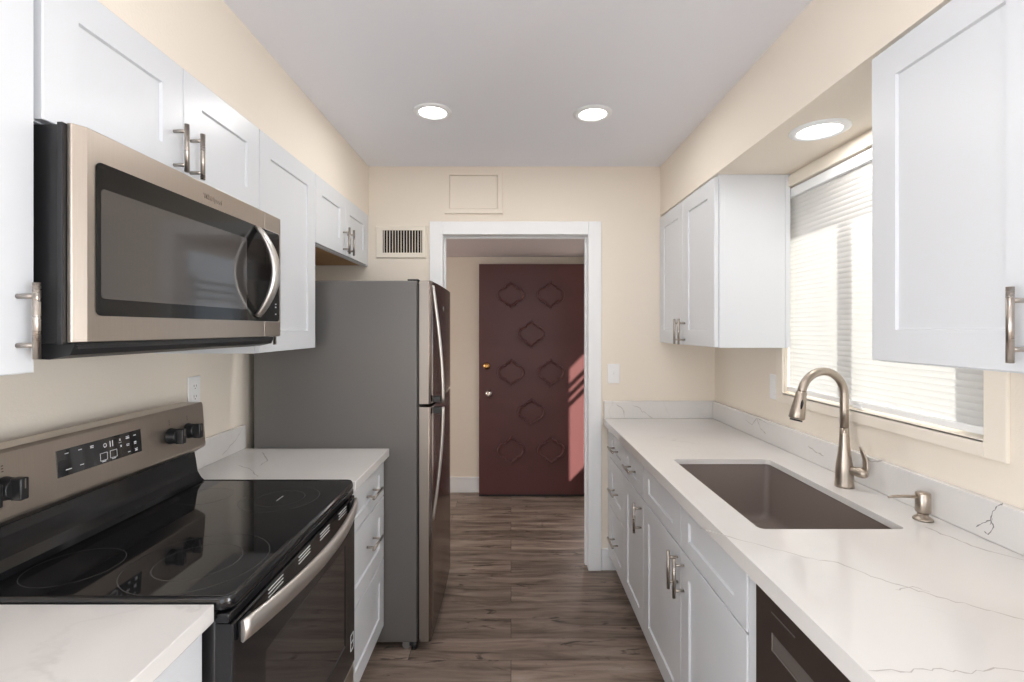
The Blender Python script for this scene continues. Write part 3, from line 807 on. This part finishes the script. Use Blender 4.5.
# display glass
def on_panel(b, x0, x1, z0, z1, out, m=None):
    b.loops([[(x0, pnl(z0)+0.0, z0), (x1, pnl(z0), z0), (x1, pnl(z1), z1), (x0, pnl(z1), z1)],
             [(x0, pnl(z0)-out, z0), (x1, pnl(z0)-out, z0), (x1, pnl(z1)-out, z1), (x0, pnl(z1)-out, z1)]], m, True, True, smooth=False)
b = MB(M['glassblack'])
dx0, dx1, dz0, dz1 = 1.150-RYs, 1.412-RYs, 1.096, 1.160
on_panel(b, dx0, dx1, dz0, dz1, 0.0015)
dsp = b.build('display', pn)
def pr(u, v, du, dv):   # u,v in 0..1 across the display
    x = dx0+(dx1-dx0)*u; z = dz0+(dz1-dz0)*v
    return x, z, du, dv
b = MB(M['print'])
for u, v, du, dv in ((0.10, 0.83, 0.005, 0.0010), (0.24, 0.83, 0.005, 0.0010), (0.37, 0.84, 0.005, 0.0010), (0.37, 0.78, 0.005, 0.0010), (0.11, 0.22, 0.008, 0.0010), (0.25, 0.24, 0.005, 0.0010),
                     (0.81, 0.83, 0.006, 0.0008), (0.81, 0.76, 0.006, 0.0018), (0.91, 0.80, 0.004, 0.0012), (0.81, 0.50, 0.005, 0.0010), (0.81, 0.44, 0.005, 0.0010), (0.91, 0.50, 0.004, 0.0018), (0.91, 0.43, 0.004, 0.0010),
                     (0.82, 0.15, 0.004, 0.0012), (0.92, 0.20, 0.005, 0.0010), (0.92, 0.13, 0.004, 0.0018), (0.71, 0.66, 0.005, 0.0005)):
    x, z, a, c = pr(u, v, du, dv)
    on_panel(b, x-a, x+a, z-c, z+c, 0.0019)
# outlined keys
for u in (0.50, 0.62):
    x, z, _, _ = pr(u, 0.28, 0, 0); a, c, t = 0.011, 0.0095, 0.0006
    on_panel(b, x-a, x+a, z+c-t, z+c+t, 0.0019); on_panel(b, x-a, x+a, z-c-t, z-c+t, 0.0019)
    on_panel(b, x-a-t, x-a+t, z-c, z+c, 0.0019); on_panel(b, x+a-t, x+a+t, z-c, z+c, 0.0019)
    on_panel(b, x-0.006, x+0.006, z-0.0135, z-0.0115, 0.0019)
for u, v in ((0.71, 0.78), (0.72, 0.50)):
    x, z, _, _ = pr(u, v, 0, 0); on_panel(b, x-0.002, x+0.002, z-0.003, z+0.003, 0.0019)
# clock glyphs: a sun-like circle and two bars
x, z, _, _ = pr(0.52, 0.72, 0, 0); n = 16
b.loops([[(x+q*math.cos(2*PI*k/n), pnl(z+q*math.sin(2*PI*k/n))-0.0019, z+q*math.sin(2*PI*k/n)) for k in range(n)] for q in (0.0038, 0.0056)], smooth=False)
for u in (0.585, 0.615): x, z, _, _ = pr(u, 0.72, 0, 0); on_panel(b, x-0.0012, x+0.0012, z-0.008, z+0.008, 0.0019)
b.build('display_symbols', dsp)
def knob(yw, z=1.112):
    x = yw-RYs
    b = MB(M['black'])
    y0 = pnl(z)
    def ring(r, d): return [(x+r*math.cos(2*PI*k/28), y0-d+(r*math.sin(2*PI*k/28))*math.tan(tilt), z+r*math.sin(2*PI*k/28)) for k in range(28)]
    b.loops([ring(0.025, 0.0005), ring(0.025, 0.004), ring(0.0235, 0.007), ring(0.0225, 0.024), ring(0.021, 0.027)], cap0=True, cap1=True)
    b.box(x-0.0095, x+0.0095, y0-0.046, y0-0.022, z-0.0235, z+0.0235, bev=0.003)
    k_ = b.build('knob', pn)
    b = MB(M['nickel']); b.box(x-0.0011, x+0.0011, y0-0.0468, y0-0.0461, z+0.001, z+0.0215); b.build('pointer_line', k_)
    b = MB(M['darkprint'])
    for i in range(3): on_panel(b, x-0.002, x+0.002, z+0.035+i*0.006, z+0.037+i*0.006, 0.0004)
    b.build('dial_mark', pn)
for yw in (0.976, 1.029, 1.532, 1.616): knob(yw)
# oven door
b = MB(M['blackg'])
wx0, wx1, wz0, wz1 = 0.13, 0.655, 0.40, 0.735
b.loops([RR(0.004, RW-0.004, 0.292, 0.869, 0.036), RR(0.004, RW-0.004, 0.292, 0.869, 0.004), RR(0.007, RW-0.007, 0.295, 0.866, 0.001), RR(wx0, wx1, wz0, wz1, 0.001), RR(wx0+0.004, wx1-0.004, wz0+0.004, wz1-0.004, 0.003)], smooth=False, cap0=True)
od = b.build('oven_door', rg)
b = MB(M['ovenwin']); b.loops([RR(wx0+0.004, wx1-0.004, wz0+0.004, wz1-0.004, 0.003)]+[RR(wx0+0.0045, wx1-0.0045, wz0+0.0045, wz1-0.0045, 0.0029)], smooth=False, cap1=True); b.build('window', od)
# curved flat bar handle
b = MB(M['steelh'])
hz = 0.846; fr_ = []; nseg = 28
lx0, lx1 = 0.018, 0.728
for i in range(nseg+1):
    t = i/nseg; x = lx0+(lx1-lx0)*t
    y = -0.012-0.042*(1-(2*t-1)**2)
    fr_.append((x, y))
lps = []
for i, (x, y) in enumerate(fr_):
    a = fr_[max(i-1, 0)]; c = fr_[min(i+1, nseg)]
    tx, ty = c[0]-a[0], c[1]-a[1]; l = math.hypot(tx, ty); nx, ny = ty/l, -tx/l   # outward
    sec = []
    for (o_, z_) in ((0.0, -0.021), (0.005, -0.0225), (0.009, -0.018), (0.0105, 0.0), (0.009, 0.018), (0.005, 0.0225), (0.0, 0.021)):
        sec.append((x+nx*(o_-0.006), y+ny*(o_-0.006), hz+z_))
    lps.append(sec)
b.loops(lps, cap0=True, cap1=True)
h_ = b.build('handle', od)
b = MB(M['black'])
b.box(lx0+0.001, lx0+0.04, -0.008, 0.0005, hz-0.019, hz+0.019, bev=0.003); b.build('handle_mount', h_); b = MB(M['black']); b.box(lx1-0.04, lx1-0.001, -0.008, 0.0005, hz-0.019, hz+0.019, bev=0.003); b.build('handle_mount', h_)
for c in (0.178, 0.335, 0.475, 0.625):  # white bars stand in for light reflected off the vent slots
    b = MB(M['plate'])
    for k in range(3): b.box(c-0.035, c+0.035, -0.0005, 0.0012, 0.8655-k*0.0085-0.001-0.004, 0.8655-k*0.0085+0.0012-0.004)
    b.build('vent_slot_glint', od)
b = MB(M['print'])
sx, sz, a, c, t = 1.672-RYs, 0.375, 0.014, 0.026, 0.0018
b.box(sx-a, sx+a, 0.0002, 0.001, sz+c-t, sz+c+t); b.box(sx-a, sx+a, 0.0002, 0.001, sz-c-t, sz-c+t); b.box(sx-a, sx+a, 0.0002, 0.001, sz-t, sz+t)
b.box(sx-a-t, sx-a+t, 0.0002, 0.001, sz-c, sz+c); b.box(sx+a-t, sx+a+t, 0.0002, 0.001, sz-c, sz+c)
b.build('emblem', od)
b = MB(M['steel']); b.box(0.004, RW-0.004, 0.004, 0.034, 0.075, 0.284, bev=0.004); b.build('storage_drawer', rg)

# ------------------------------------------------------------------ microwave
MY = 0.852; MW = 0.800
mw = empty('microwave', (-0.783, MY, 1.412), PI/2, 'stainless over-the-range microwave with black window, mounted under short cabinet', 'microwave')
b = MB(M['black']); b.box(0.029, 0.782, 0.031, -0.783-XL-0.002, 0.012, 0.410); b.build('casing', mw, 0.002)
b = MB(M['steel'])
DW_ = 0.692
zt_ = 0.411
outer = [(0.026, 0.020), (0.026, 0.012), (0.046, 0.0), (DW_, 0.0), (DW_, 0.020)]
# door slab from profile, opening is a separate glass plate laid on
b.prism(outer, 'z', 0.0135, zt_); b.box(0.018, DW_-0.001, 0.0205, 0.0305, 0.010, zt_-0.001, M['black']); dm = b.build('door', mw, 0.0015)
def rplate(b, x0, x1, z0, z1, ya, yb, r, m=None, left_only=False, right_only=False):
    pts = rrect(x0, x1, z0, z1, r, 5)
    if left_only: pts = [(p[0] if p[0] < (x0+x1)/2 else x1, p[1] if p[0] < (x0+x1)/2 else (z1 if p[1] > (z0+z1)/2 else z0)) for p in pts]
    if right_only: pts = [(p[0] if p[0] > (x0+x1)/2 else x0, p[1] if p[0] > (x0+x1)/2 else (z1 if p[1] > (z0+z1)/2 else z0)) for p in pts]
    q = []
    for p in pts:
        if not q or (abs(p[0]-q[-1][0])+abs(p[1]-q[-1][1])) > 1e-6: q.append(p)
    if abs(q[0][0]-q[-1][0])+abs(q[0][1]-q[-1][1]) < 1e-6: q.pop()
    b.loops([[(x, ya, z) for x, z in q], [(x, yb, z) for x, z in q]], m, True, True, smooth=False)
b = MB(M['mwglass']); rplate(b, 0.064, DW_, 0.063, 0.355, 0.0, -0.0018, 0.012, left_only=True); gl = b.build('glass', dm)
b = MB(M['microwin']); rplate(b, 0.074, 0.585, 0.096, 0.306, -0.0018, -0.0024, 0.008); b.build('window', gl)
b = MB(M['steel']); b.box(DW_+0.002, MW, 0.0, 0.030, 0.0135, zt_, bev=0.002); cpn = b.build('control_panel', mw)
b = MB(M['mwglass']); rplate(b, DW_+0.002, 0.786, 0.063, 0.355, 0.0, -0.0018, 0.012, right_only=True); cg = b.build('glass', cpn)
b = MB(M['handle'])
rplate(b, 0.7865, 0.7890, 0.062, 0.356, 0.0, -0.0022, 0.001); b.box(DW_+0.003, 0.789, -0.002, 0.0, 0.0605, 0.0625); b.box(DW_+0.003, 0.789, -0.002, 0.0, 0.3555, 0.3575); b.build('bright_trim', cpn)
b = MB(M['print'])
for z in (0.118, 0.108, 0.085): b.box(0.757, 0.765, -0.0023, -0.0017, z, z+0.004)
b.build('button_print', cg)
# bowed handle
b = MB(M['handle']); lps = []
hx = 1.495-MY; nseg = 24
for i in range(nseg+1):
    t = i/nseg; z = 0.078+0.272*t
    y = -0.004-0.056*math.sin(PI*t)**0.85
    dt = -0.056*math.cos(PI*t)*PI/0.272
    l = math.hypot(1, dt); ny, nz = -1/l, dt/l*0 + (dt/l)
    hwid = 0.014+0.006*math.sin(PI*t)
    th = 0.006+0.003*math.sin(PI*t)
    lps.append([(hx+u*hwid, y-v*th*(1/l), z+v*th*(dt/l)) for u, v in ((-1, -0.6), (-1, 0.5), (-0.6, 1), (0.6, 1), (1, 0.5), (1, -0.6), (0.6, -1), (-0.6, -1))])
b.loops(lps, cap0=True, cap1=True); b.build('handle', dm)
b = MB(M['black'])
prof = [(0.015, 0.007), (0.022, -0.010), (0.06, -0.018), (0.30, -0.010), (0.375, 0.011), (0.375, 0.0115), (0.015, 0.0115)]
b.prism(prof, 'x', 0.035, 0.781)
for k in range(12): b.box(0.10+k*0.05, 0.135+k*0.05, 0.09, 0.20, -0.0185, -0.0150)
b.build('underside_grille', mw, 0.001)
b = MB(M['black']); b.box(0.04, 0.75, 0.012, 0.020, 0.001, 0.0075); b.build('lower_trim', mw)
text_part('Whirlpool', 0.019, 'emblem', dm, M['nickel'], (0.425, -0.0006, 0.378), (PI/2, 0, 0))

# ------------------------------------------------------------------ refrigerator
FX, FY, FW = -0.359, 2.187, 0.70
fg = empty('refrigerator', (FX, FY, 0), PI/2, 'grey top-freezer refrigerator standing against the left wall by doorway', 'refrigerator')
b = MB(M['steelside']); b.box(0.0, FW, 0.064, 0.800, 0.038, 1.668, bev=0.006); b.build('body', fg)
b = MB(M['black']); b.box(0.008, FW-0.008, 0.055, 0.0635, 0.05, 1.655); b.build('gasket', fg)
def fdoor(name, z0, z1):
    b = MB(M['fridgedoor'], M['fridgeedge'])
    n = 12; pts = [(0.0, 0.054), (0.0, 0.012), (0.003, 0.006)]
    for i in range(n+1):
        t = i/n; pts.append((0.010+(FW-0.020)*t, 0.001-0.006*math.sin(PI*t)))
    pts += [(FW-0.003, 0.006), (FW, 0.012), (FW, 0.054)]
    b.loops([[(x, y, z) for x, y in pts] for z in (z0, z1)], M['fridgedoor'], True, True, smooth=False)
    b.bm.faces.ensure_lookup_table()
    for f in b.bm.faces:
        f.normal_update()
        c = f.calc_center_median()
        if c.y > 0.011 and c.z not in (z0, z1): f.material_index = 1
        elif abs(f.normal.z) < 0.5: f.smooth = True
    return b.build(name, fg, 0.001)
d1 = fdoor('freezer_door', 1.112, 1.668); d2 = fdoor('fridge_door', 0.042, 1.098)
def arc_handle(parent, za, zb, bow_at_b, lx=0.035):
    """bar flush at za, standing off at zb"""
    b = MB(M['handle']); lps = []; n = 22
    for i in range(n+1):
        t = i/n; z = za+(zb-za)*t
        y = -0.002-0.046*math.sin(PI/2*t)**1.0
        w_ = 0.011; th = 0.007
        lps.append([(lx+u*w_, y+v*th, z) for u, v in ((-1, -0.5), (-0.6, -1), (0.6, -1), (1, -0.5), (1, 0.7), (-1, 0.7))])
    b.loops(lps, cap0=True, cap1=True)
    h = b.build('handle', parent)
    b = MB(M['black']); s = 1 if zb > za else -1
    zz = sorted((zb-s*0.028, zb+s*0.0005))
    b.box(lx-0.012, lx+0.012, -0.040, -0.003, zz[0], zz[1], bev=0.003); b.build('handle_bracket', h)
arc_handle(d1, 1.648, 1.116, True); arc_handle(d2, 0.58, 1.094, True)
b = MB(M['handle']); b.cyl((0.36, -0.0065, 1.555), (0.36, -0.0045, 1.555), 0.013, n=24); b.build('emblem', d1)
b = MB(M['black']); b.box(0.01, 0.09, 0.06, 0.11, 1.6685, 1.676, bev=0.003); b.build('hinge_cover', fg)
b = MB(M['black']); b.box(0.01, FW-0.01, 0.075, 0.10, 0.018, 0.0375); b.build('toe_grille', fg)
for x in (0.03, FW-0.03):
    for y in (0.115, 0.70):
        b = MB(M['rubber']); b.cyl((x-0.014, y, 0.0185), (x+0.014, y, 0.0185), 0.018, n=24); b.box(x-0.017, x+0.017, y-0.016, y+0.016, 0.030, 0.0375); b.build('caster', fg)
b = MB(M['black']); b.cyl((0.02, 0.05+0.03, 0.0), (0.02, 0.08, 0.034), 0.012); b.build('levelling_foot', fg)

# ------------------------------------------------------------------ vent grille, access panel, plates
vg = empty('vent_grille', (0, YB, 0), 0, 'cream metal wall vent with vertical louvres left of the doorway', 'vent')
def BW(px, py): return ((px-511)/F*YB, 1.45-(py-329)/F*YB)
(vx0, vz1), (vx1, vz0) = BW(376, 226), BW(426.5, 258.5)
(ux0, uz1), (ux1, uz0) = BW(383, 230.5), BW(422.5, 253)
b = MB(M['trimcream'])
b.loops([[(x, -0.0005, z) for x, z in ((vx0, vz0), (vx1, vz0), (vx1, vz1), (vx0, vz1))],
         [(x, -0.004, z) for x, z in ((vx0, vz0), (vx1, vz0), (vx1, vz1), (vx0, vz1))],
         [(x, -0.012, z) for x, z in ((vx0+.006, vz0+.006), (vx1-.006, vz0+.006), (vx1-.006, vz1-.006), (vx0+.006, vz1-.006))],
         [(x, -0.012, z) for x, z in ((ux0, uz0), (ux1, uz0), (ux1, uz1), (ux0, uz1))],
         [(x, -0.0015, z) for x, z in ((ux0, uz0), (ux1, uz0), (ux1, uz1), (ux0, uz1))]], smooth=False)
b.build('frame', vg)
b = MB(M['dark']); b.box(ux0, ux1, -0.0014, -0.0006, uz0, uz1); b.build('duct_shade', vg)  # flat black sheet standing in for the shade behind the louvres
b = MB(M['trimcream']); ns = 14
for i in range(ns):
    x = ux0+(ux1-ux0)*(i+0.5)/ns
    b.box(x-0.0019, x+0.0019, -0.010, -0.003, uz0, uz1)
b.build('louvre_set', vg)
(ax0, az1), (ax1, az0) = BW(445, 171), BW(502.5, 214)
ap = empty('access_panel', (0, YB, 0), 0, 'cream painted access panel on the wall above the doorway', 'panel')
def frame_ring(b, x0, x1, z0, z1, w, ya, yb):
    b.loops([[(x, ya, z) for x, z in ((x0, z0), (x1, z0), (x1, z1), (x0, z1))], [(x, yb, z) for x, z in ((x0, z0), (x1, z0), (x1, z1), (x0, z1))],
             [(x, yb, z) for x, z in ((x0+w, z0+w), (x1-w, z0+w), (x1-w, z1-w), (x0+w, z1-w))], [(x, ya, z) for x, z in ((x0+w, z0+w), (x1-w, z0+w), (x1-w, z1-w), (x0+w, z1-w))]], smooth=False)
b = MB(M['wall']); frame_ring(b, ax0, ax1, az0, az1, 0.028, -0.0005, -0.014); b.build('frame', ap)
b = MB(M['wall']); b.box(ax0+0.031, ax1-0.031, -0.006, -0.0005, az0+0.031, az1-0.031, bev=0.001); b.build('cover', ap)

def wall_plate(name, label, cat, loc, rz, kind):
    r = empty(name, loc, rz, label, cat)
    b = MB(M['plate']); b.box(-0.036, 0.036, -0.006, -0.0005, -0.058, 0.058, bev=0.003); b.build('cover_plate', r)
    if kind == 'switch':
        b = MB(M['plate']); b.box(-0.005, 0.005, -0.015, -0.0055, -0.002, 0.011, bev=0.002); b.build('toggle', r)
    elif kind == 'rocker':
        b = MB(M['plate']); b.box(-0.016, 0.016, -0.0085, -0.0055, -0.033, 0.033, bev=0.002); b.build('rocker', r)
    else:
        for s in (-1, 1):
            b = MB(M['plate'], M['dark']); z = s*0.02
            b.box(-0.016, 0.016, -0.0078, -0.0055, z-0.014, z+0.014, bev=0.001)
            b.box(-0.0075, -0.0055, -0.0080, -0.0077, z-0.002, z+0.007, M['dark']); b.box(0.0055, 0.0075, -0.0080, -0.0077, z-0.002, z+0.006, M['dark'])
            b.box(-0.002, 0.002, -0.0080, -0.0077, z-0.010, z-0.006, M['dark'])
            b.build('socket', r)
    return r
wx, wz = BW(613.5, 373.5)
wall_plate('light_switch', 'white toggle light switch on the wall right of the doorway', 'light switch', (wx, YB, wz), 0, 'switch')
wall_plate('power_outlet', 'white power outlet on left wall above the range, beside fridge', 'outlet', (XL, 1.85, 1.212), PI/2, 'outlet')
wall_plate('light_switch', 'white rocker switch on right wall beneath far corner cabinet', 'light switch', (XR, 2.265, 1.18), -PI/2, 'rocker')

# ------------------------------------------------------------------ recessed lights
LIGHT_W = 2.5
def downlight(x, y, z, label, group, power=LIGHT_W, r=0.075):
    e = empty('recessed_light', (x, y, z), 0, label, 'ceiling light', group)
    b = MB(M['white']); b.lathe([(r+0.012, -0.0005), (r+0.012, -0.004), (r, -0.009), (r-0.012, -0.008), (r-0.014, -0.0005)], cap0=False, cap1=False, n=40); b.build('trim_ring', e)
    b = MB(M['lamp']); b.lathe([(r-0.0145, -0.0035), (r-0.02, -0.0045), (0.004, -0.005)], cap0=True, cap1=True, n=40); b.build('lens', e)
    l = light('recessed_lamp', 'AREA', (x, y, z-0.012), power, (1.0, 0.985, 0.965), (0, 0, -1), size=2*(r-0.016), shape='DISK')
    return e
G = 'recessed ceiling lights'
downlight(-0.353, 2.19, ZC, 'left round recessed light in the kitchen ceiling', G)
downlight(0.371, 2.208, ZC, 'right round recessed light in the kitchen ceiling', G)
downlight(-0.357, 0.55, ZC, 'left round recessed ceiling light overhead, nearer the viewer', G, 1.1)
downlight(0.376, 0.55, ZC, 'right round recessed ceiling light overhead, nearer the viewer', G, 1.1)
downlight(1.055, 1.662, ZS, 'round recessed light in the soffit above the sink', 'recessed soffit light', 1.7, 0.08)
